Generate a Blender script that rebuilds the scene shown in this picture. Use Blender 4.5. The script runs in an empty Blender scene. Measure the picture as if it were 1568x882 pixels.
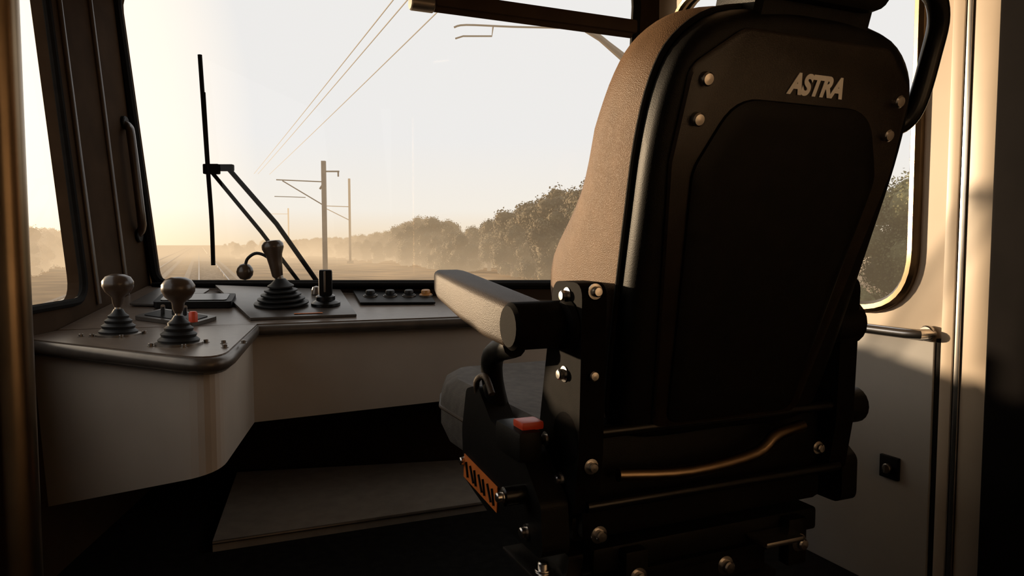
import bpy, bmesh, math, random
from mathutils import Vector, Matrix
random.seed(7)
YAW=math.radians(23.5); CS,SN=math.cos(YAW),math.sin(YAW)
def cab(r,f,z): return Vector((r*CS-f*SN, r*SN+f*CS, z))
sc=bpy.context.scene
COL=sc.collection
# ---------------- materials
def mat(name,col,rough=.5,metal=0,nscale=0,namt=.15,bump=0,bscale=200,emis=None,haze=False,spec=.5,coat=0):
    m=bpy.data.materials.new(name); m.use_nodes=True
    nt=m.node_tree; N=nt.nodes; L=nt.links
    b=N['Principled BSDF']; out=N['Material Output']
    b.inputs['Base Color'].default_value=(*col,1); b.inputs['Roughness'].default_value=rough
    b.inputs['Metallic'].default_value=metal
    b.inputs['Specular IOR Level'].default_value=spec
    b.inputs['Coat Weight'].default_value=coat
    tc=N.new('ShaderNodeTexCoord')
    if nscale:
        n=N.new('ShaderNodeTexNoise'); n.inputs['Scale'].default_value=nscale; n.inputs['Detail'].default_value=6
        L.new(tc.outputs['Object'],n.inputs['Vector'])
        r=N.new('ShaderNodeValToRGB')
        r.color_ramp.elements[0].position=.3; r.color_ramp.elements[1].position=.7
        r.color_ramp.elements[0].color=(*[c*(1-namt) for c in col],1)
        r.color_ramp.elements[1].color=(*[min(1,c*(1+namt)) for c in col],1)
        L.new(n.outputs['Fac'],r.inputs['Fac']); L.new(r.outputs['Color'],b.inputs['Base Color'])
    if bump:
        v=N.new('ShaderNodeTexVoronoi'); v.inputs['Scale'].default_value=bscale
        L.new(tc.outputs['Object'],v.inputs['Vector'])
        bp=N.new('ShaderNodeBump'); bp.inputs['Strength'].default_value=bump; bp.inputs['Distance'].default_value=.002
        L.new(v.outputs['Distance'],bp.inputs['Height']); L.new(bp.outputs['Normal'],b.inputs['Normal'])
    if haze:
        # aerial haze painted on as emission, growing with distance and towards the ground
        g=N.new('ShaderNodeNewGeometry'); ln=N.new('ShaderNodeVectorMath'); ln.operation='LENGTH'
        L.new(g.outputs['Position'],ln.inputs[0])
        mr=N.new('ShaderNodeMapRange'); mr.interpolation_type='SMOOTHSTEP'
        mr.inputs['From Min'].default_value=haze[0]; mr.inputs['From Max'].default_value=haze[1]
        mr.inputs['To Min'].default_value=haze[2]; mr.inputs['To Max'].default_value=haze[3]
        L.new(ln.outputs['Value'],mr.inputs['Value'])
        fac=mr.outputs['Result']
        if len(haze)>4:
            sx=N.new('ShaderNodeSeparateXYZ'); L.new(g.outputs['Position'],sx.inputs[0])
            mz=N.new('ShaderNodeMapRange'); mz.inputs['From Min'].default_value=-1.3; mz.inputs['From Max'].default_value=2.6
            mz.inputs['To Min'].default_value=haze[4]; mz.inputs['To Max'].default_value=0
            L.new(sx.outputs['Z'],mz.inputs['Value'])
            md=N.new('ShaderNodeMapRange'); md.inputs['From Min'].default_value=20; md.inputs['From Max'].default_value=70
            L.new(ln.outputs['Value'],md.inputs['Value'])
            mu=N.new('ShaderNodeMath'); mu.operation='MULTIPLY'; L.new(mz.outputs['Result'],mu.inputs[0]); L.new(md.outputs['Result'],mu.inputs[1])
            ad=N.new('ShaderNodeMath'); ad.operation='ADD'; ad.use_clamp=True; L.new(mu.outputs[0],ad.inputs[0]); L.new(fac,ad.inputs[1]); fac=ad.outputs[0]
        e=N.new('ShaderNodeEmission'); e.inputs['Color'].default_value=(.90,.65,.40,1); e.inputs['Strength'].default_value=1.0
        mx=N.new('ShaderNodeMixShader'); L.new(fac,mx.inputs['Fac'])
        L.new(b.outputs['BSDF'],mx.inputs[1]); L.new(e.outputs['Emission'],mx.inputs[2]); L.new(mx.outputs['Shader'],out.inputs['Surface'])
    return m
M=dict(
 wall=mat('wall_cream',(.50,.41,.32),.4,nscale=6,namt=.05),
 panel=mat('desk_panel',(.50,.425,.345),.5,nscale=5,namt=.06),
 lowwall=mat('wall_grey',(.42,.41,.40),.4,nscale=5,namt=.05),
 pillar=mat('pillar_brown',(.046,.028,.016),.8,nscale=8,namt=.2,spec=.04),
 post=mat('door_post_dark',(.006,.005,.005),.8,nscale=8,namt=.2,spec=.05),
 ceil=mat('ceiling_paint',(.40,.36,.31),.7,nscale=4,namt=.05),
 floor=mat('floor_rubber',(.010,.009,.008),.9,nscale=30,namt=.4,spec=.1),
 mat_=mat('footplate_grey',(.30,.265,.225),.6,nscale=20,namt=.12),
 desk=mat('desk_laminate',(.16,.12,.09),.3,nscale=40,namt=.15,bump=.08,bscale=600),
 edge=mat('desk_edge',(.12,.10,.082),.35,metal=.4,nscale=20,namt=.2),
 plate=mat('console_plate',(.070,.058,.048),.33,nscale=30,namt=.2),
 black=mat('black_plastic',(.0055,.005,.0045),.48,nscale=30,namt=.3,bump=.10,bscale=500,spec=.16),
 matte=mat('black_matte_bracket',(.006,.005,.0045),.7,nscale=30,namt=.3,bump=.05,bscale=500,spec=.04),
 backp=mat('back_plate_plastic',(.016,.011,.008),.36,nscale=30,namt=.3,bump=.10,bscale=500,spec=.45),
 blackg=mat('black_gloss',(.006,.006,.006),.25,nscale=20,namt=.2,spec=.4),
 rubber=mat('black_rubber',(.010,.009,.008),.75,nscale=30,namt=.2,spec=.06),
 gaiter=mat('gaiter_rubber',(.012,.012,.012),.5,nscale=30,namt=.2,spec=.35),
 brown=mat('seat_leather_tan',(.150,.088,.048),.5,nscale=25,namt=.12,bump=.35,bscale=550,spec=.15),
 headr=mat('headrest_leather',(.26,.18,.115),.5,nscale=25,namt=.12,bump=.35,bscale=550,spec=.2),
 arm=mat('armrest_leather',(.070,.050,.035),.5,nscale=20,namt=.15,bump=.3,bscale=600,spec=.22),
 cush=mat('seat_cushion_fabric',(.12,.105,.09),.7,nscale=40,namt=.2,bump=.4,bscale=500,spec=.2),
 chrome=mat('brushed_steel',(.70,.67,.64),.25,metal=1,nscale=15,namt=.1),
 steel=mat('dark_steel',(.25,.22,.19),.35,metal=.9,nscale=15,namt=.15),
 bronze=mat('bronze_tube',(.26,.19,.12),.28,metal=1,nscale=10,namt=.15),
 red=mat('red_plastic',(.75,.07,.02),.4,nscale=20,namt=.1),
 orange=mat('orange_label',(.85,.22,.04),.5,nscale=30,namt=.1),
 amber=mat('amber_lens',(.55,.26,.08),.3,nscale=20,namt=.1),
 white=mat('white_print',(.95,.93,.9),.5,nscale=50,namt=.05),
 knob=mat('knob_brown',(.06,.038,.024),.3,nscale=20,namt=.2,coat=.25),
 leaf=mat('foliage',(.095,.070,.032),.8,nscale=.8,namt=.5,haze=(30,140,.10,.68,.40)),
 leafhazy=mat('foliage_golden_haze',(.26,.165,.07),.8,nscale=.8,namt=.5,haze=(20,120,.30,.85,.3)),  # paler foliage copy, warm haze glow painted into its colour
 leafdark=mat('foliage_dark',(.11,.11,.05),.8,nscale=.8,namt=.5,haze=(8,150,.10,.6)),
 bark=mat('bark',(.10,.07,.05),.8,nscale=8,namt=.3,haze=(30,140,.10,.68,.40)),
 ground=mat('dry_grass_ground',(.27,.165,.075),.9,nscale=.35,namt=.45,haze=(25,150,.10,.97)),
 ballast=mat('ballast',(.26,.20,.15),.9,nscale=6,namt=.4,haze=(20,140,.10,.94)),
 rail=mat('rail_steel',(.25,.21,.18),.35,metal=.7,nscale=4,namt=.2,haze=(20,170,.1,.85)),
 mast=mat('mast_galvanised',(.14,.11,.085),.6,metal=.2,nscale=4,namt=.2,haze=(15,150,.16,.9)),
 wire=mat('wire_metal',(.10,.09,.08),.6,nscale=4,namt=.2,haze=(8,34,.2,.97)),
)
g=bpy.data.materials.new('window_glass'); g.use_nodes=True
nt=g.node_tree; nt.nodes.clear()
o_=nt.nodes.new('ShaderNodeOutputMaterial'); t_=nt.nodes.new('ShaderNodeBsdfTransparent'); gl=nt.nodes.new('ShaderNodeBsdfGlossy')
gl.inputs['Roughness'].default_value=.02; mx=nt.nodes.new('ShaderNodeMixShader'); mx.inputs['Fac'].default_value=.02
t_.inputs['Color'].default_value=(.99,.99,.985,1)
nt.links.new(t_.outputs[0],mx.inputs[1]); nt.links.new(gl.outputs[0],mx.inputs[2]); nt.links.new(mx.outputs[0],o_.inputs['Surface'])
M['glass']=g
# ---------------- helpers
PM={}
def empty(name,loc=(0,0,0),rotz=0):
    e=bpy.data.objects.new(name,None); e.location=loc; e.rotation_euler=(0,0,rotz); e.empty_display_size=.1
    COL.objects.link(e); PM[e]=Matrix.Translation(loc)@Matrix.Rotation(rotz,4,'Z'); return e
def link(name,me,m,parent=None,smooth=False,local=False):
    ob=bpy.data.objects.new(name,me); COL.objects.link(ob)
    if m is not None: me.materials.append(m)
    if smooth:
        for p in me.polygons: p.use_smooth=True
        try: me.set_sharp_from_angle(angle=math.radians(40))
        except Exception: pass
    if parent:
        ob.parent=parent
        if not local: ob.matrix_parent_inverse=PM[parent].inverted()
    return ob
def mesh(name,verts,faces,m,parent=None,smooth=False,local=False,bevel=0):
    bm=bmesh.new()
    vs=[bm.verts.new(v) for v in verts]
    for f in faces:
        try: bm.faces.new([vs[i] for i in f])
        except ValueError: pass
    bmesh.ops.recalc_face_normals(bm,faces=bm.faces)
    if bevel:
        bmesh.ops.bevel(bm,geom=list(bm.edges),offset=bevel,segments=2,affect='EDGES',profile=.6,clamp_overlap=True)
    me=bpy.data.meshes.new(name); bm.to_mesh(me); bm.free()
    return link(name,me,m,parent,smooth or bevel>0,local)
def box(name,c,s,m,parent=None,rotz=0,bevel=0,local=False,rotx=0):
    R=Matrix.Rotation(rotz,3,'Z')@Matrix.Rotation(rotx,3,'X')
    vs=[Vector(c)+R@Vector((x*s[0]/2,y*s[1]/2,z*s[2]/2)) for x in(-1,1) for y in(-1,1) for z in(-1,1)]
    fs=[(0,1,3,2),(4,6,7,5),(0,4,5,1),(2,3,7,6),(0,2,6,4),(1,5,7,3)]
    return mesh(name,vs,fs,m,parent,local=local,bevel=bevel)
def catmull(pts,n=6,closed=False):
    pts=[Vector(p) for p in pts]; out=[]; k=len(pts)
    rng=k if closed else k-1
    for i in range(rng):
        if closed: p0,p1,p2,p3=pts[(i-1)%k],pts[i],pts[(i+1)%k],pts[(i+2)%k]
        else: p0,p1,p2,p3=pts[max(i-1,0)],pts[i],pts[i+1],pts[min(i+2,k-1)]
        for j in range(n):
            t=j/n
            out.append(.5*((2*p1)+(p2-p0)*t+(2*p0-5*p1+4*p2-p3)*t*t+(3*p1-p0-3*p2+p3)*t**3))
    if not closed: out.append(pts[-1])
    return out
def tube(name,pts,r,m,parent=None,closed=False,seg=12,local=False,smoothn=0):
    if smoothn: pts=catmull(pts,smoothn,closed)
    pts=[Vector(p) for p in pts]; n=len(pts); verts=[];faces=[]
    rr=r if isinstance(r,(list,tuple)) else None
    t=(pts[1]-pts[0]).normalized(); up=Vector((0,0,1)) if abs(t.z)<.9 else Vector((1,0,0))
    nrm=t.cross(up).normalized()
    for i in range(n):
        if closed: t=(pts[(i+1)%n]-pts[i-1]).normalized()
        else: t=(pts[min(i+1,n-1)]-pts[max(i-1,0)]).normalized()
        nrm=(nrm-t*nrm.dot(t)).normalized(); b=t.cross(nrm)
        R=r if rr is None else rr[0]+(rr[1]-rr[0])*i/(n-1)
        for k in range(seg):
            a=2*math.pi*k/seg; verts.append(pts[i]+nrm*math.cos(a)*R+b*math.sin(a)*R)
    for i in range(n if closed else n-1):
        for k in range(seg):
            a=i*seg+k; b2=i*seg+(k+1)%seg; j=((i+1)%n)*seg
            faces.append((a,b2,j+(k+1)%seg,j+k))
    if not closed:
        faces.append(tuple(range(seg))); faces.append(tuple((n-1)*seg+k for k in range(seg)))
    return mesh(name,verts,faces,m,parent,smooth=True,local=local)
def lathe(name,prof,base,axis,m,parent=None,seg=24,local=False):
    ax=Vector(axis).normalized(); q=Vector((0,0,1)).rotation_difference(ax); verts=[];faces=[]
    for (r,z) in prof:
        for k in range(seg):
            a=2*math.pi*k/seg; verts.append(Vector(base)+q@Vector((max(r,1e-4)*math.cos(a),max(r,1e-4)*math.sin(a),z)))
    for i in range(len(prof)-1):
        for k in range(seg):
            faces.append((i*seg+k,i*seg+(k+1)%seg,(i+1)*seg+(k+1)%seg,(i+1)*seg+k))
    faces.append(tuple(range(seg))); faces.append(tuple((len(prof)-1)*seg+k for k in range(seg)))
    return mesh(name,verts,faces,m,parent,smooth=True,local=local)
def cyl(name,p0,p1,r,m,parent=None,seg=20,local=False):
    p0=Vector(p0);p1=Vector(p1);h=(p1-p0).length;c=min(r*.15,h*.2)
    return lathe(name,[(r-c,0),(r,c),(r,h-c),(r-c,h)],p0,p1-p0,m,parent,seg,local)
def bolt(name,p,ax,r,parent,local=True,m=None):
    m=m or M['chrome']
    lathe(name,[(r*1.35,0),(r*1.35,r*.2),(r*.9,r*.25),(r*.9,r*1.1),(r*.7,r*1.3),(0,r*1.35)],p,ax,m,parent,seg=18,local=local)
def roundpoly(pts,rads,n=6):
    out=[];k=len(pts)
    for i in range(k):
        p=Vector(pts[i]);a=Vector(pts[i-1]);b=Vector(pts[(i+1)%k]);r=rads[i] if isinstance(rads,(list,tuple)) else rads
        if r<=0: out.append(p);continue
        d1=(a-p).normalized();d2=(b-p).normalized();ang=d1.angle(d2);tl=r/math.tan(ang/2)
        s=p+d1*tl;e=p+d2*tl
        for j in range(n+1):
            t=j/n; out.append((1-t)**2*s+2*t*(1-t)*p+t*t*e)
    return out
def prism(name,top,th,m,parent=None,bevel=0,local=False,bottom=None):
    n=len(top); top=[Vector(p) for p in top]
    bot=[Vector(p) for p in bottom] if bottom else [p-Vector((0,0,th)) for p in top]
    fs=[tuple(range(n)),tuple(range(2*n-1,n-1,-1))]+[(i,(i+1)%n,n+(i+1)%n,n+i) for i in range(n)]
    return mesh(name,top+bot,fs,m,parent,bevel=bevel,local=local)
def loft(name,loops,m,parent=None,local=True):
    n=len(loops[0]);verts=[v for l in loops for v in l];faces=[]
    for i in range(len(loops)-1):
        for k in range(n): faces.append((i*n+k,i*n+(k+1)%n,(i+1)*n+(k+1)%n,(i+1)*n+k))
    faces.append(tuple(range(n)));faces.append(tuple((len(loops)-1)*n+k for k in range(n)))
    return mesh(name,verts,faces,m,parent,smooth=True,local=local)
def wall(name,p0,p1,z0,z1,holes,m,lean=0,out=None,th=.05):
    p0=Vector((p0[0],p0[1],0));p1=Vector((p1[0],p1[1],0));d=(p1-p0);ln=d.length;d.normalize()
    o=Vector((*out,0)).normalized() if out else Vector((0,0,0))
    f=lambda s,z: p0+d*s+o*lean*(z-.8)+Vector((0,0,z))
    bm=bmesh.new()
    for lp in [[(0,z0),(ln,z0),(ln,z1),(0,z1)]]+holes:
        vs=[bm.verts.new((a[0],a[1],0)) for a in lp]
        for i in range(len(vs)): bm.edges.new((vs[i],vs[(i+1)%len(vs)]))
    bmesh.ops.triangle_fill(bm,use_beauty=True,edges=list(bm.edges))
    for v in bm.verts: v.co=f(v.co.x,v.co.y)
    me=bpy.data.meshes.new(name);bm.to_mesh(me);bm.free()
    ob=link(name,me,m); md=ob.modifiers.new('thickness','SOLIDIFY');md.thickness=th;md.offset=0
    return f
# ---------------- room shell
LB=(-1.13,-.545);LF=(-1.60,3.16);RB=cab(1.84,-.9,0);RF=cab(1.84,2.62,0)
poly=[(LB[0],LB[1]),(-1.61,3.15),(RF.x+.02,RF.y+.01),(RB.x,RB.y)]
prism('floor',[(x,y,0) for x,y in poly],.06,M['floor'])
prism('ceiling',[(x*1.12,y+.02,2.31) for x,y in poly],.06,M['ceil'])
wh=roundpoly([(1.35,.80),(3.07,.80),(3.07,1.98),(1.35,1.98)],.09)
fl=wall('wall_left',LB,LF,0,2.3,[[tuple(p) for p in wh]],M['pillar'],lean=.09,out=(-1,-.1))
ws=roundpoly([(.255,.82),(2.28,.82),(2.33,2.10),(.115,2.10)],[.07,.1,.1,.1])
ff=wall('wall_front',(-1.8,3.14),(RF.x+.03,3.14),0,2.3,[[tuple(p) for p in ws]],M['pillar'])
rw=roundpoly([(2.28,.81),(3.4,.81),(3.4,1.98),(2.28,1.98)],.17,10)
fr=wall('wall_right',(RB.x,RB.y),(RF.x,RF.y),0,2.3,[[tuple(p) for p in rw]],M['wall'])
fb=wall('wall_back',LB,(RB.x,RB.y),0,2.3,[],M['wall'])
def window(name,f,loop,r,m,off,r2=None,m2=None,off2=None):
    e=empty(name,f(loop[0][0],loop[0][1]))
    off=Vector(off)
    tube('frame_gasket',[f(p[0],p[1])+off for p in loop],r,m,e,closed=True,seg=8)
    if r2: tube('frame_trim',[f(p[0],p[1])+Vector(off2) for p in loop],r2,m2,e,closed=True,seg=8)
    pts=[f(p[0],p[1]) for p in loop]
    mesh('glass_pane',pts,[tuple(range(len(pts)))],M['glass'],e)
window('window_1',ff,ws,.020,M['rubber'],(0,-.03,0))
window('window_2',fl,wh,.014,M['rubber'],(.03,0,0))
window('window_3',fr,rw,.018,M['bronze'],cab(-.03,0,0),.012,M['rubber'],cab(-.005,0,0))
# right wall lower panelling and trims
def wbox(name,r0,r1,f0,f1,z0,z1,m,parent=None,bevel=.003):
    c=cab((r0+r1)/2,(f0+f1)/2,(z0+z1)/2); return box(name,c,(r1-r0,f1-f0,z1-z0),m,parent,rotz=YAW,bevel=bevel)
e=empty('trim_1',cab(1.8,1.25,0))
wbox('lower_wall_panel',1.795,1.812,1.300,2.58,.0,.735,M['lowwall'],e)
wbox('pilaster_strip',1.785,1.813,1.222,1.236,0,2.27,M['chrome'],e)
wbox('pilaster_panel',1.79,1.813,1.145,1.220,0,2.27,M['wall'],e)
wbox('pilaster_groove',1.800,1.813,1.238,1.248,0,2.27,M['rubber'],e)
wbox('pilaster_panel_inner',1.797,1.813,1.250,1.282,0,2.27,M['wall'],e)
wbox('panel_groove',1.800,1.813,1.284,1.298,0,.745,M['rubber'],e)
e=empty('trim_2',cab(1.78,1.0,0))
wbox('door_post',1.70,1.812,.70,1.10,0,2.27,M['post'],e,bevel=.01)
wbox('door_seal',1.74,1.80,1.10,1.125,0,2.27,M['rubber'],e)
e=empty('handrail',cab(1.76,1.8,.76))
tube('rail_tube',[cab(1.81,1.315,.755),cab(1.765,1.32,.755),cab(1.75,1.35,.755),cab(1.75,1.9,.755),cab(1.75,2.38,.755),cab(1.765,2.42,.755),cab(1.81,2.43,.755)],.014,M['chrome'],e)
for i,fv in enumerate((1.325,2.43)): cyl('flange_%d'%i,cab(1.795,fv,.755),cab(1.81,fv,.755),.022,M['chrome'],e)
e=empty('wall_lock',cab(1.79,1.42,.365))
wbox('lock_plate',1.783,1.795,1.385,1.445,.33,.395,M['black'],e)
cyl('lock_barrel',cab(1.783,1.415,.36),cab(1.772,1.415,.36),.014,M['steel'],e)
wbox('lock_key',1.762,1.773,1.412,1.418,.35,.372,M['chrome'],e,bevel=.001)
e=empty('grab_pole',(-.70,1.0,0))
cyl('pole_tube',(-.705,1.0,.0),(-.705,1.0,2.25),.029,M['bronze'],e,seg=32)
cyl('floor_flange',(-.705,1.0,0),(-.705,1.0,.015),.055,M['bronze'],e)
cyl('ceiling_flange',(-.705,1.0,2.235),(-.705,1.0,2.25),.055,M['bronze'],e)
e=empty('grab_handle',(-1.5,2.9,1.25))
def lw(s,z,o): return fl(s,z)+Vector((o,o*.1,0))
tube('handle_grip',[lw(3.61,1.50,.02),lw(3.60,1.48,.05),lw(3.57,1.42,.065),lw(3.57,1.13,.065),lw(3.60,1.06,.05),lw(3.61,1.03,.02)],.017,M['knob'],e,smoothn=5)
for i,z in enumerate((1.50,1.03)): cyl('mount_%d'%i,lw(3.61,z,.02),lw(3.61,z,.04),.028,M['black'],e)
e=empty('trim_3',(-1.45,3.0,1.2))
for i,s in enumerate((3.16,3.42,3.69)):
    tube('cover_rib_%d'%i,[lw(s,.78,.028),lw(s,2.28,.028)],.011,M['bronze'] if i==2 else M['knob'],e)
# ---------------- desk
A=(-1.435,2.09);K=(-.70,1.70);N_=(-.877,2.46);W=(-1.445,2.275);MM=(.66,3.015);Q=(.61,3.11);C=(-1.555,3.06)
def zc(u,d): return .72+.14*max(0,((u+.877)*(-.336)+(d-2.46)*.942))
e=empty('control_desk',(-.8,2.5,.72)); desk=e
flat=roundpoly([A,K,N_,W],[0,.07,0,0],8)
prism('left_top_sheet',[(p[0],p[1],.722) for p in flat],.006,M['desk'],e)
prism('left_top_edge',[(p[0],p[1],.716) for p in flat],.04,M['edge'],e)
inc=[W,N_,MM,Q,C]
prism('console_top_sheet',[(p[0],p[1],min(.815,zc(*p))+.002) for p in inc],.006,M['desk'],e)
prism('console_top_edge',[(p[0],p[1],min(.815,zc(*p))-.004) for p in inc],.04,M['edge'],e)
tube('desk_nosing',[ (p[0],p[1],.700) for p in [A]+roundpoly([A,K,N_],[0,.07,0],8)[1:]+[MM]],.019,M['edge'],e,seg=10)
Ab=(-1.425,2.125);Kb=(-.725,1.745);Nb=(-.905,2.49);Mb=(.63,3.04);Qb=(.59,3.10);Cb=(-1.53,3.05)
body=roundpoly([Ab,Kb,Nb,Mb,Qb,Cb],[0,.06,0,0,0,0],8)
def zb(p):
    if p[1]>2.6 and p[0]<-1.2: return .30
    return .20+(.43-.20)*min(1,max(0,(p[0]+1.425)/.7))
prism('desk_body',[(p[0],p[1],.685) for p in body],.1,M['panel'],e,bottom=[(p[0],p[1],zb(p)) for p in body])
prism('console_plate',[(u,d,zc(u,d)+.012) for u,d in [(-.915,2.50),(-.57,2.625),(-.73,3.05),(-1.25,3.02)]],.010,M['plate'],e,bevel=.002)
prism('button_panel',[(u,d,zc(u,d)+.010) for u,d in [(-.60,2.83),(-.31,2.90),(-.36,3.10),(-.68,3.06)]],.008,M['black'],e,bevel=.002)
for i,(u,d) in enumerate([(-.583,2.95),(-.505,2.97),(-.43,2.99),(-.362,3.01)]):
    z=zc(u,d)+.010
    lathe('push_button_%d'%i,[(.026,0),(.026,.008),(.019,.010),(.019,.022),(.016,.026),(0,.027)],(u,d,z),(0,-.14,1),M['amber'] if i==3 else M['gaiter'],e)
    lathe('button_ring_%d'%i,[(.029,0),(.029,.005),(.024,.006)],(u,d,z),(0,-.14,1),M['steel'],e)
box('warning_label',(-.74,2.60,zc(-.74,2.60)+.0135),(.10,.02,.001),M['orange'],e,rotz=.36)
tube('sill_strip',[(-1.53,3.05,.822),(.55,3.10,.822)],.010,M['rubber'],e)
def slab(name,cx,cy,sx,sy,h,rz,m,bev=.004):
    R=Matrix.Rotation(rz,2);pts=[]
    for a,b in roundpoly([(-sx/2,-sy/2),(sx/2,-sy/2),(sx/2,sy/2),(-sx/2,sy/2)],.015,3):
        q=R@Vector((a,b));u,d=cx+q.x,cy+q.y;pts.append((u,d,zc(u,d)+.002+h))
    prism(name,pts,h,m,e,bevel=0)
slab('display_housing',-1.20,2.72,.27,.15,.022,.25,M['black'])
slab('display_screen',-1.20,2.72,.23,.11,.025,.25,M['blackg'])
slab('switch_tray',-1.16,2.47,.24,.13,.012,-.3,M['plate'])
slab('switch_tray_inset',-1.16,2.47,.20,.09,.015,-.3,M['black'])
slab('document_tray',-1.33,2.80,.20,.30,.006,.1,M['plate'])
for i in range(3):
    tube('toggle_%d'%i,[(-1.21+.045*i,2.48-.015*i,.755),(-1.20+.045*i,2.46-.015*i,.785)],.007,M['chrome'],e,seg=8)
lathe('red_switch',[(.014,0),(.014,.03),(.010,.036),(0,.037)],(-1.07,2.40,.735),(0,0,1),M['red'],e)
for i,(u,d) in enumerate([(-.765,1.90),(-.80,1.98),(-.745,1.98),(-1.28,2.12)]): bolt('desk_screw_%d'%i,(u,d,.722),(0,0,1),.007,e,local=False,m=M['steel'])
def joystick(u,d,lean,m):
    z=.722;e=empty('control_lever',(u,d,z))
    lathe('base_flange',[(.062,0),(.062,.006),(.05,.009)],(u,d,z),(0,0,1),M['steel'],e)
    for i in range(4):
        a=i*math.pi/2+.6; bolt('flange_bolt_%d'%i,(u+.07*math.cos(a),d+.07*math.sin(a),z),(0,0,1),.007,e,local=False,m=M['steel'])
    lathe('gaiter',[(.052,.006),(.054,.014),(.044,.022),(.047,.030),(.036,.038),(.038,.046),(.028,.053),(.029,.060),(.019,.068),(.012,.08)],(u,d,z),(lean*.2,0,1),M['gaiter'],e)
    p=Vector((u,d,z+.07));q=p+Vector((lean*.35,.0,1))*.05
    tube('shaft',[p,q],.008,M['chrome'],e)
    lathe('grip_knob',[(.009,0),(.014,.012),(.017,.03),(.034,.045),(.043,.062),(.043,.078),(.034,.092),(.018,.099),(0,.101)],Vector((u,d,z+.085)),(lean*.3,0,1),M['knob'],e)
joystick(-1.187,2.154,.15,0); joystick(-.915,1.96,.12,0)
e=empty('throttle_lever',(-.875,2.72,.76))
b=Vector((-.875,2.72,zc(-.875,2.72)+.012))
prof=[];R0=.10
for i in range(5):
    r=R0-.013*i; prof+=[(r*.82,.016*i),(r,.016*i+.005),(r,.016*i+.010)]
prof+=[(.035,.082),(.018,.10)]
lathe('bellows_boot',prof,b,(0,-.1,1),M['gaiter'],e,seg=32)
tube('lever_shaft',[b+Vector((0,0,.08)),b+Vector((-.02,0,.16))],.014,M['steel'],e)
lathe('lever_grip',[(.012,0),(.020,.01),(.024,.05),(.030,.09),(.040,.115),(.040,.13),(.03,.142),(0,.146)],b+Vector((-.012,0,.10)),(-.15,0,1),M['knob'],e)
tube('side_arm',[b+Vector((-.015,0,.12)),b+Vector((-.045,0,.175)),b+Vector((-.09,0,.195)),b+Vector((-.125,0,.175)),b+Vector((-.135,0,.145))],.006,M['gaiter'],e,smoothn=5,seg=8)
lathe('ball_knob',[(0,-.032),(.018,-.027),(.028,-.014),(.031,0),(.028,.014),(.018,.027),(0,.032)],b+Vector((-.137,0,.125)),(0,0,1),M['knob'],e)
e=empty('master_switch',(-.713,2.78,.76))
b=Vector((-.715,2.75,zc(-.715,2.75)+.012))
lathe('switch_base',[(.055,0),(.055,.010),(.045,.016),(.036,.02),(.036,.035),(.028,.04)],b,(0,-.1,1),M['blackg'],e)
box('switch_grip',b+Vector((0,0,.085)),(.05,.035,.10),M['black'],e,bevel=.008,rotz=.2)
box('switch_grip_ridge',b+Vector((.002,-.019,.09)),(.008,.006,.08),M['steel'],e,bevel=.002,rotz=.2)
lathe('indicator_lamp',[(.02,0),(.02,.012),(.015,.03),(0,.035)],Vector((-.80,2.93,zc(-.80,2.93)+.012)),(0,0,1),M['steel'],e)
e=empty('footrest',(-.5,2.8,0))
fp=[(-.97,2.27,.035),(.02,2.68,.035),(-.15,3.08,.06),(-1.13,2.90,.06)]
prism('tread_plate',fp,.035,M['mat_'],e,bottom=[(p[0],p[1],0) for p in fp])
tube('plate_nose',[(-.97,2.27,.03),(.02,2.68,.03)],.006,M['edge'],e,seg=8)
# ---------------- roller blind
e=empty('sun_blind',(-.3,2.8,1.9)); st=Vector((-.355,2.70,1.882)); Rv=Vector((CS,SN,0))
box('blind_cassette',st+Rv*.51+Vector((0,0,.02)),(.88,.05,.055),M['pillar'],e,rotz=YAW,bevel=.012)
tube('blind_bottom_bar',[st+Vector((0,-.0,-.012)),st+Rv*.93+Vector((0,0,-.012))],.014,M['pillar'],e)
cyl('end_cap',st+Rv*-.02,st+Rv*.07,.03,M['steel'],e)
# ---------------- windshield wiper
e=empty('windshield_wiper',(-1.3,3.2,1.3)); y=3.215
tube('blade',[(-1.372,y,1.825),(-1.362,y,1.6),(-1.350,y,1.33),(-1.339,y,1.10),(-1.337,y,.90)],.010,M['rubber'],e,smoothn=4,seg=8)
tube('blade_spine',[(-1.352,y-.012,1.66),(-1.337,y-.02,1.33),(-1.332,y-.012,1.03)],.006,M['rubber'],e,seg=8)
box('blade_pivot',(-1.333,y,1.327),(.07,.03,.045),M['rubber'],e,bevel=.006)
box('arm_link',(-1.280,y,1.333),(.09,.025,.03),M['rubber'],e,bevel=.006)
tube('arm_main',[(-1.255,y,1.325),(-1.05,y,1.085),(-.855,y,.80)],.011,M['rubber'],e,seg=8)
tube('arm_secondary',[(-1.33,y,1.31),(-1.12,y,1.05),(-.935,y,.80)],.009,M['rubber'],e,seg=8)
box('wiper_mount',(-.895,y-.02,.79),(.14,.06,.04),M['rubber'],e,bevel=.006)
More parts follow.
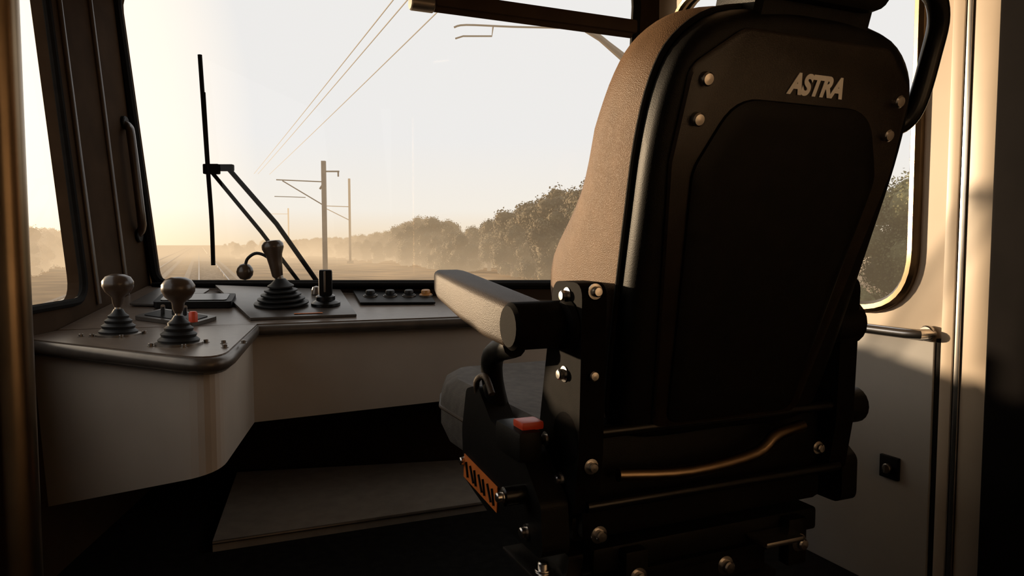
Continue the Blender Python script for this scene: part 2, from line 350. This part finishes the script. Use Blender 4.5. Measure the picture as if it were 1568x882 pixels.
# ---------------- seat
S=(.310,1.655,0); seat=empty('driver_seat',S,YAW); TH=math.radians(17); sT,cT=math.sin(TH),math.cos(TH)
Y0,Z0=-.22,.64
def Bk(x,h,n=0): return Vector((x,Y0-h*sT-n*cT,Z0+h*cT-n*sT))
BN=Vector((0,-cT,-sT))
side=[(.0,.0),(.17,.0),(.232,.025),(.250,.12),(.262,.26),(.272,.42),(.278,.55),(.270,.65),(.243,.715),(.18,.762),(.08,.780),(0,.783)]
def outline(sx=1,dh=0,sh=1):
    p=[(x,h) for x,h in side]+[(-x,h) for x,h in side[::-1][1:-1]]
    c=catmull([Vector((x,h)) for x,h in p],4,True)
    return [(q.x*sx,.39+(q.y-.39)*sh+dh) for q in c]
def ring(sx,sh,n,fn=None):
    o=outline(sx,0,sh); return [Bk(x,h,n if fn is None else fn(x,h)) for x,h in o]
loft('back_shell',[ring(.97,.98,-.01),ring(1,1,0),ring(1,1,.03),ring(.985,.99,.042),ring(.95,.965,.05),ring(.90,.93,.052)],M['black'],seat)
def fw(k): return lambda x,h: -k*(1+.80*math.exp(-((h-.22)/.16)**2)-.35*max(0,(h-.55)/.23))
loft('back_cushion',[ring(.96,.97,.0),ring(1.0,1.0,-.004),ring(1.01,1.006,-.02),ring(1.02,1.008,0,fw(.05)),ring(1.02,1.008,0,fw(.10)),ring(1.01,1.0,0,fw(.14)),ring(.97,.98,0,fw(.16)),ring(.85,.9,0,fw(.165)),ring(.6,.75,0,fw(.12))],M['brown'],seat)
tube('back_piping',ring(1.008,1.006,.0),.006,M['rubber'],seat,closed=True,seg=8,local=True)
pl=roundpoly([(-.175,.03),(.175,.03),(.250,.53),(.243,.68),(.165,.745),(-.155,.745),(-.243,.68),(-.250,.53)],[.03,.03,.05,.04,.05,.05,.04,.05],5)
cx=Vector((0,.39))
def pr(loop,k,n): return [Bk(*((cx+(p-cx)*k)),n) for p in loop]
loft('back_plate',[pr(pl,1,.045),pr(pl,1,.056),pr(pl,.985,.060)],M['backp'],seat)
ip=roundpoly([(-.15,.04),(.15,.04),(.208,.52),(.15,.64),(-.15,.64),(-.208,.52)],[.03,.03,.07,.08,.08,.07],6)
loft('back_pad',[pr(ip,1,.058),pr(ip,.99,.065),pr(ip,.95,.069),pr(ip,.85,.070)],M['black'],seat)
for i,(x,h) in enumerate([(-.216,.662),(-.218,.60),(.208,.660),(.205,.60)]): bolt('plate_bolt_%d'%i,Bk(x,h,.056),BN,.0125,seat)
cu=bpy.data.curves.new('lettering','FONT');cu.body='ASTRA';cu.size=.045;cu.extrude=.0008;cu.offset=.0022;cu.shear=.18;cu.align_x='CENTER';cu.space_character=1.0
to=bpy.data.objects.new('tmp',cu);COL.objects.link(to);bpy.context.view_layer.update()
me=bpy.data.meshes.new_from_object(to.evaluated_get(bpy.context.evaluated_depsgraph_get()));bpy.data.objects.remove(to)
p=Bk(.014,.655,.0615)
Mt=Matrix(((.88,0,0,p.x),(0,-sT,-cT,p.y),(0,cT,-sT,p.z),(0,0,0,1)))
me.transform(Mt);me.materials.clear();link('lettering',me,M['white'],seat,local=True)
hr=roundpoly([(-.15,.79),(.12,.79),(.135,.90),(.11,1.01),(-.13,1.01),(-.165,.90)],[.04,.04,.05,.05,.05,.05],5)
cx=Vector((0,.90))
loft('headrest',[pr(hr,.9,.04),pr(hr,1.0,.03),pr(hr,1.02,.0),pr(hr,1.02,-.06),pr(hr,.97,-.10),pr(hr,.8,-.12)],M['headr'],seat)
loft('headrest_shell',[pr(hr,.97,.025),pr(hr,.97,.055),pr(hr,.93,.072),pr(hr,.8,.08)],M['black'],seat)
nk=roundpoly([(-.13,.74),(.12,.74),(.12,.85),(-.13,.85)],.02,4)
cx=Vector((0,.8))
loft('headrest_neck',[pr(nk,.95,-.07),pr(nk,1,-.06),pr(nk,1,.035),pr(nk,.93,.045)],M['black'],seat)
tube('grab_handle_bar',[Bk(.06,.865,.05),Bk(.13,.868,.05),Bk(.225,.848,.05),Bk(.272,.81,.045),Bk(.287,.745,.04),Bk(.287,.66,.04),Bk(.275,.62,.03),Bk(.235,.60,.01)],.018,M['blackg'],seat,local=True,smoothn=5,seg=16)
def armrest(x,yr,yf,z,parent,nm):
    loops=[]
    for t,w,hh in [(0,.040,.036),(.03,.046,.043),(.3,.047,.045),(.6,.046,.040),(.9,.044,.032),(.97,.040,.027),(1,.03,.018)]:
        y=yr+(yf-yr)*t; zc_=z+.045*t
        o=roundpoly([(-w,-hh),(w,-hh),(w,hh),(-w,hh)],min(w,hh)*.45,4)
        loops.append([Vector((x+q[0],y,zc_+q[1]+(.045-hh))) for q in o])
    loft(nm,loops,M['arm'],parent)
armrest(-.39,-.19,.27,.845,seat,'armrest_pad')
cyl('armrest_pivot',(-.44,-.215,.85),(-.28,-.215,.85),.044,M['matte'],seat,local=True)
cyl('armrest_pivot_cap',(-.345,-.245,.85),(-.30,-.245,.85),.05,M['matte'],seat,local=True)
tube('armrest_arm',[(-.385,-.12,.80),(-.38,-.0,.765),(-.37,.03,.70),(-.35,.03,.62)],.024,M['black'],seat,local=True,smoothn=4)
cyl('armrest_pivot_right',(.27,-.26,.83),(.355,-.26,.83),.048,M['black'],seat,local=True)
def sideplate(nm,x,pts,th,m,rad=.03):
    o=roundpoly(pts,rad,5); L1=[Vector((x,p[0],p[1])) for p in o];L2=[Vector((x+th,p[0],p[1])) for p in o]
    return mesh(nm,L1+L2,[tuple(range(len(o))),tuple(range(2*len(o)-1,len(o)-1,-1))]+[(i,(i+1)%len(o),len(o)+(i+1)%len(o),len(o)+i) for i in range(len(o))],m,seat,local=True,bevel=0)
for s in(-1,1):
    x=-.335 if s<0 else .285
    sideplate('recliner_plate_%d'%(s+1),x,[(-.30,.93),(-.19,.93),(-.12,.60),(-.12,.50),(-.27,.50),(-.29,.62)],.05,M['matte'])
    tube('recliner_joint_%d'%(s+1),[(x,-.24,.64),(x+.05,-.24,.64)],.05,M['blackg'],seat,local=True,seg=24)
for i,(y_,z_) in enumerate([(-.245,.905),(-.235,.76),(-.16,.62),(-.225,.56)]): bolt('recliner_bolt_%d'%i,(-.335,y_,z_),(-1,-.0,0),.011,seat)
for i,(x_,z_) in enumerate([(-.31,.915),(-.31,.765),(-.31,.60)]): bolt('rear_bolt_%d'%i,(x_,-.30 if i<1 else -.29,z_),(0,-1,0),.0105,seat)
co=roundpoly([(-.345,-.18),(.345,-.18),(.375,.38),(.32,.54),(-.32,.54),(-.375,.38)],[.05,.05,.06,.07,.07,.06],6)
c0=Vector((0,.15))
def cr(k,z): return [Vector((*(c0+(p-c0)*k),z+.03*max(0,((c0+(p-c0)*k).y-.1)))) for p in co]
loft('seat_cushion',[cr(.86,.46),cr(.95,.475),cr(1,.52),cr(1.0,.585),cr(.97,.62),cr(.9,.64),cr(.75,.632),cr(.4,.625)],M['cush'],seat)
tube('cushion_piping',cr(1.003,.565),.005,M['arm'],seat,closed=True,seg=8,local=True)
box('seat_pan',(0,.09,.455),(.62,.62,.05),M['black'],seat,local=True,bevel=.01)
sideplate('side_cover_left',-.395,[(.13,.67),(.06,.69),(-.02,.63),(-.18,.60),(-.26,.53),(-.27,.43),(.0,.43),(.15,.46),(.16,.57)],.055,M['black'],.025)
sideplate('side_cover_right',.33,[(.15,.62),(-.18,.60),(-.27,.53),(-.27,.43),(.0,.43),(.19,.47),(.20,.58)],.045,M['black'],.025)
box('release_button_housing',(-.395,-.16,.625),(.05,.12,.06),M['black'],seat,local=True,bevel=.012)
box('release_button',(-.385,-.185,.661),(.045,.045,.016),M['red'],seat,local=True,bevel=.005)
box('side_label',(-.397,.04,.482),(.002,.20,.055),M['orange'],seat,local=True,rotx=.08)
for i in range(7):
    tube('label_mark_%d'%i,[(-.3995,.12-.026*i,.503-.002*i),(-.3995,.11-.026*i-.010*(i%2),.470-.002*i)],.0028,M['black'],seat,local=True,seg=6)
cyl('adjust_knob',(-.44,-.19,.53),(-.375,-.19,.53),.018,M['blackg'],seat,local=True)
bolt('adjust_knob_bolt',(-.44,-.19,.53),(-1,0,0),.010,seat)
tube('lap_lever',[(-.38,.09,.65),(-.40,.05,.70),(-.40,.0,.72),(-.40,-.04,.69)],.007,M['arm'],seat,local=True,smoothn=4)
for i,z_ in enumerate((.655,.52)):
    tube('cross_rod_%d'%i,[(-.31,-.275,z_),(.31,-.275,z_)],.011,M['blackg'],seat,local=True)
tube('lumbar_cable',[(-.25,-.285,.575),(-.1,-.295,.565),(.06,-.295,.58),(.12,-.29,.61),(.2,-.28,.62)],.013,M['bronze'],seat,local=True,smoothn=4)
box('rear_housing',(0,-.17,.55),(.60,.14,.22),M['black'],seat,local=True,bevel=.015)
box('suspension_upper_frame',(0,-.0,.40),(.56,.50,.05),M['black'],seat,local=True,bevel=.008)
for s in(-1,1):
    tube('scissor_a_%d'%(s+1),[(.24*s,-.22,.38),(.24*s,.22,.12)],.016,M['blackg'],seat,local=True)
    tube('scissor_b_%d'%(s+1),[(.22*s,.22,.38),(.22*s,-.22,.12)],.016,M['blackg'],seat,local=True)
    box('slide_rail_%d'%(s+1),(.27*s,-.02,.10),(.045,.52,.03),M['steel'],seat,local=True,bevel=.004)
    box('rear_bracket_%d'%(s+1),(.20*s,-.262,.37),(.05,.03,.10),M['black'],seat,local=True,bevel=.005)
    bolt('bracket_bolt_%d'%(s+1),(.20*s,-.278,.37),(0,-1,0),.014,seat)
bolt('frame_bolt_0',(0,-.285,.36),(0,-1,0),.014,seat);bolt('frame_bolt_1',(-.29,-.285,.47),(0,-1,0),.012,seat);bolt('frame_bolt_2',(.24,-.285,.57),(0,-1,0),.010,seat)
bolt('side_bolt_0',(-.395,-.2,.46),(-1,0,0),.011,seat);bolt('side_bolt_1',(-.395,.14,.50),(-1,0,0),.010,seat)
box('bracket_chrome',(.13,-.285,.395),(.10,.06,.012),M['chrome'],seat,local=True,bevel=.004)
box('left_rail_chrome',(-.345,-.17,.375),(.09,.20,.010),M['chrome'],seat,local=True,bevel=.003)
bolt('left_rail_bolt',(-.36,-.2,.381),(0,0,1),.012,seat)
box('bellows',(0,0,.24),(.40,.38,.27),M['rubber'],seat,local=True,bevel=.02)
for i in range(4): box('bellows_fold_%d'%i,(0,0,.14+.065*i),(.43,.41,.02),M['rubber'],seat,local=True,bevel=.008)
box('base_plate',(0,0,.045),(.58,.54,.09),M['black'],seat,local=True,bevel=.01)
for i,(x_,y_) in enumerate([(-.26,-.2),(.26,-.2)]): bolt('base_bolt_%d'%i,(x_,y_,.117),(0,0,1),.014,seat)
sideplate('left_slide_bracket',-.33,[(-.25,.42),(.1,.42),(.12,.38),(-.22,.33)],.03,M['black'],.01)
cyl('right_side_knob',(.33,-.24,.64),(.40,-.24,.64),.04,M['black'],seat,local=True)
# ---------------- outside
GZ=-1.3
def ctx(r,f,z): return cab(r,f,z)
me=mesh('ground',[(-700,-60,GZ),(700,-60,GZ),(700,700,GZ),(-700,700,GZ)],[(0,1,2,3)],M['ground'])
def track(rc):
    e=empty('railway_track',ctx(rc,30,GZ))
    v=[ctx(rc-1.6,4,GZ+.02),ctx(rc+1.6,4,GZ+.02),ctx(rc+1.6,350,GZ+.02),ctx(rc-1.6,350,GZ+.02)]
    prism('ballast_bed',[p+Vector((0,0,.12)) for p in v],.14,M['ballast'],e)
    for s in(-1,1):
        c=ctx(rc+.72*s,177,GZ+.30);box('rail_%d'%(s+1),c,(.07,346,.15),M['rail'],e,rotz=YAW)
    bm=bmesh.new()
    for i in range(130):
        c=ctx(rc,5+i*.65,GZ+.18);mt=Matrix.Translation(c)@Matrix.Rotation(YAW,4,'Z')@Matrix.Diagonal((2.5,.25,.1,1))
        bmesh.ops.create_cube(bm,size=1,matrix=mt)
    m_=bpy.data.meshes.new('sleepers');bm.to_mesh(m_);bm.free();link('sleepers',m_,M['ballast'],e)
track(.67);track(-3.6)
def treemesh(seed,m,nl=9000,w=2.4,h=5,ls=1):
    rd=random.Random(seed);bm=bmesh.new()
    blobs=[]
    for i in range(18):
        a=rd.uniform(0,6.28);q=rd.uniform(0,w*.75)
        hh=h*rd.uniform(.08,.80); q*=1.1-.55*hh/h
        blobs.append((Vector((q*math.cos(a),q*math.sin(a),hh)),w*rd.uniform(.20,.38)))
    blobs.append((Vector((rd.uniform(-.4,.4),0,h*.84)),w*.3));blobs.append((Vector((0,0,h*.45)),w*.5))
    for i in range(nl):
        c,r=blobs[i%len(blobs)]
        d=Vector((rd.gauss(0,1),rd.gauss(0,1),rd.gauss(0,1))).normalized();p=c+d*r*(rd.uniform(.7,1.05)+max(0,rd.gauss(0,.14)))
        s=rd.uniform(.035,.085)*ls;a=Vector((rd.gauss(0,1),rd.gauss(0,1),rd.gauss(0,1))).normalized();b=a.cross(d).normalized()*s;a=a*s
        bm.faces.new([bm.verts.new(p+x) for x in(-a,b,a,-b)])
    for c,r in blobs:
        bmesh.ops.create_icosphere(bm,subdivisions=2,radius=r*.8,matrix=Matrix.Translation(c))
    me=bpy.data.meshes.new('tree_crown');bm.to_mesh(me);bm.free();me.materials.append(m);return me
TM=[treemesh(i,M['leaf']) for i in range(6)];TD=[treemesh(i+20,M['leafdark'],24000,ls=.55) for i in range(3)];TG=[treemesh(i+30,M['leafhazy'],5000) for i in range(3)]
def trunk():
    bm=bmesh.new();bmesh.ops.create_cone(bm,segments=8,radius1=.18,radius2=.1,depth=2.4,cap_ends=True,matrix=Matrix.Translation((0,0,1.2)))
    me=bpy.data.meshes.new('tree_trunk');bm.to_mesh(me);bm.free();me.materials.append(M['bark']);return me
TR=trunk()
def trees(spots,meshes,name='foliage_row'):
    e=empty(name,(*spots[0][:2],GZ))
    for i,(x,y_,s) in enumerate(spots):
        for k,mm in enumerate((random.choice(meshes),TR)):
            ob=bpy.data.objects.new('crown_%d'%i if k==0 else 'trunk_%d'%i,mm);COL.objects.link(ob)
            ob.parent=e;ob.matrix_parent_inverse=PM[e].inverted()
            ob.location=(x,y_,GZ-.05);ob.scale=(s*random.uniform(.9,1.25),s*random.uniform(.9,1.25),s);ob.rotation_euler=(0,0,random.uniform(0,6))
sp=[]
HT=[(-.30,2.9),(-.22,3.0),(-.19,3.2),(-.15,3.9),(-.122,4.3),(-.095,3.9),(-.063,3.0),(-.03,3.8),(.0,4.1),(.03,4.5),(.07,4.9),(.2,5.0)]
def hgt(px):
    if px<=HT[0][0]: return HT[0][1]
    for (a,b),(c,d) in zip(HT,HT[1:]):
        if a<=px<=c: return b+(d-b)*(px-a)/(c-a)
    return HT[-1][1]
f=36
while f<190:
    for k in range(3):
        r=19.5+k*3.0+random.uniform(-.9,1.6)
        p=ctx(r,f+random.uniform(-1,1),0); px=p.x/p.y
        s=(2.3+1.45*(hgt(px)-2.3))/5.0*random.uniform(.88,1.06)*(1,1.04,1.08)[k]
        if k==0: s*=random.uniform(.5,.85)
        sp.append((p.x,p.y,s))
    f+=2.1+f*.008
for i in range(70):
    f_=random.uniform(110,200); p=ctx(random.uniform(5,26),f_,0); sp.append((p.x,p.y,random.uniform(.35,.6)))
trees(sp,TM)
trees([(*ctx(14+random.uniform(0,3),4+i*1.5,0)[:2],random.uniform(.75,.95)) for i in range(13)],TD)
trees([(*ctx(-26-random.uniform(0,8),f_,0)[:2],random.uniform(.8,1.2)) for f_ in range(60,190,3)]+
      [(*ctx(-9-f_*.03-random.uniform(0,3),f_,0)[:2],random.uniform(.45,.78)) for f_ in range(26,170,2)],TG)  # second list is the nearer bushes, grouped with the trees
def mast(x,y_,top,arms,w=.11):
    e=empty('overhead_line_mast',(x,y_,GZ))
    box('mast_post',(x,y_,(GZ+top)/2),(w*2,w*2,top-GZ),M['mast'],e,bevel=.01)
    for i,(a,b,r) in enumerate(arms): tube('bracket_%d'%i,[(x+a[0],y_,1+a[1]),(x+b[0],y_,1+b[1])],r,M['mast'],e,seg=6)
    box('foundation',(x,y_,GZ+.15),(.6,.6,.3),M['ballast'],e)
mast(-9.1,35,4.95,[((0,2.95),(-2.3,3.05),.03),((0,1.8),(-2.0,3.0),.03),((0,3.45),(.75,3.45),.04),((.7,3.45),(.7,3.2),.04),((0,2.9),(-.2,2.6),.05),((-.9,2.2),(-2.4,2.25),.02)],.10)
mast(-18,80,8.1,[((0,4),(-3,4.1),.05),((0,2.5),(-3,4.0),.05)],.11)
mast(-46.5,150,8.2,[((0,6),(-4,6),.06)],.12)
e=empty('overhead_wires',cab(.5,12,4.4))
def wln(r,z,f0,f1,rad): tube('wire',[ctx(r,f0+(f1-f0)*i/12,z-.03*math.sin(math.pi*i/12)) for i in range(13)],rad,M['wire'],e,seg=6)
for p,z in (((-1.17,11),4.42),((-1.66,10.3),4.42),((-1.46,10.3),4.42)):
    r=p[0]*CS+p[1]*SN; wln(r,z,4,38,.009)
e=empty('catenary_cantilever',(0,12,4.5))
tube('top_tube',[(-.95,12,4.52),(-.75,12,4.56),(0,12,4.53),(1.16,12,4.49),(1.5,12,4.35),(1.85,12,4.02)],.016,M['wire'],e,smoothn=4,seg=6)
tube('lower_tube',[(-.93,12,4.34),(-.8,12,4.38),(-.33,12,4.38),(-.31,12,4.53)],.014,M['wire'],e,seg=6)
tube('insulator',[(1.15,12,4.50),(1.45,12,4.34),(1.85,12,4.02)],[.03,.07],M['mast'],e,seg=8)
# ---------------- light
sun=bpy.data.lights.new('sun','SUN');sun.energy=7.4;sun.color=(1,.74,.47);sun.angle=math.radians(1.2)
so=bpy.data.objects.new('sun',sun);COL.objects.link(so)
el=math.radians(4.2);az=math.radians(60);ts=Vector((-math.sin(az)*math.cos(el),math.cos(az)*math.cos(el),math.sin(el)))
so.rotation_euler=ts.to_track_quat('Z','Y').to_euler();so.location=(-5,5,5)
w=bpy.data.worlds.new('World');sc.world=w;w.use_nodes=True;nt=w.node_tree;N=nt.nodes;L=nt.links
bg=N['Background'];tc=N.new('ShaderNodeTexCoord');sp_=N.new('ShaderNodeSeparateXYZ');L.new(tc.outputs['Generated'],sp_.inputs[0])
cr_=N.new('ShaderNodeValToRGB');el_=cr_.color_ramp.elements
el_[0].position=0;el_[0].color=(.94,.75,.52,1);el_[1].position=.14;el_[1].color=(.88,.865,.85,1)
x_=el_.new(.045);x_.color=(.94,.88,.79,1)
L.new(sp_.outputs['Z'],cr_.inputs[0])
dt=N.new('ShaderNodeVectorMath');dt.operation='DOT_PRODUCT';dt.inputs[1].default_value=ts;L.new(tc.outputs['Generated'],dt.inputs[0])
mr=N.new('ShaderNodeMapRange');mr.inputs['From Min'].default_value=.76;mr.inputs['From Max'].default_value=1;mr.inputs['To Max'].default_value=.8
L.new(dt.outputs['Value'],mr.inputs['Value'])
mxc=N.new('ShaderNodeMix');mxc.data_type='RGBA';mxc.inputs[7].default_value=(2.2,1.75,1.15,1)
L.new(mr.outputs['Result'],mxc.inputs[0]);L.new(cr_.outputs['Color'],mxc.inputs[6]);L.new(mxc.outputs[2],bg.inputs['Color'])
bg.inputs['Strength'].default_value=1.0
sc.view_settings.view_transform='Standard'
try: sc.view_settings.look='None'
except Exception: pass
# ---------------- camera
cd=bpy.data.cameras.new('camera');cd.sensor_width=36;cd.lens=1100/1568*36;cd.clip_end=1500;cd.clip_start=.02
co_=bpy.data.objects.new('camera',cd);COL.objects.link(co_);co_.location=(0,0,1.0);co_.rotation_euler=(math.radians(90-3.59),0,0)
sc.camera=co_
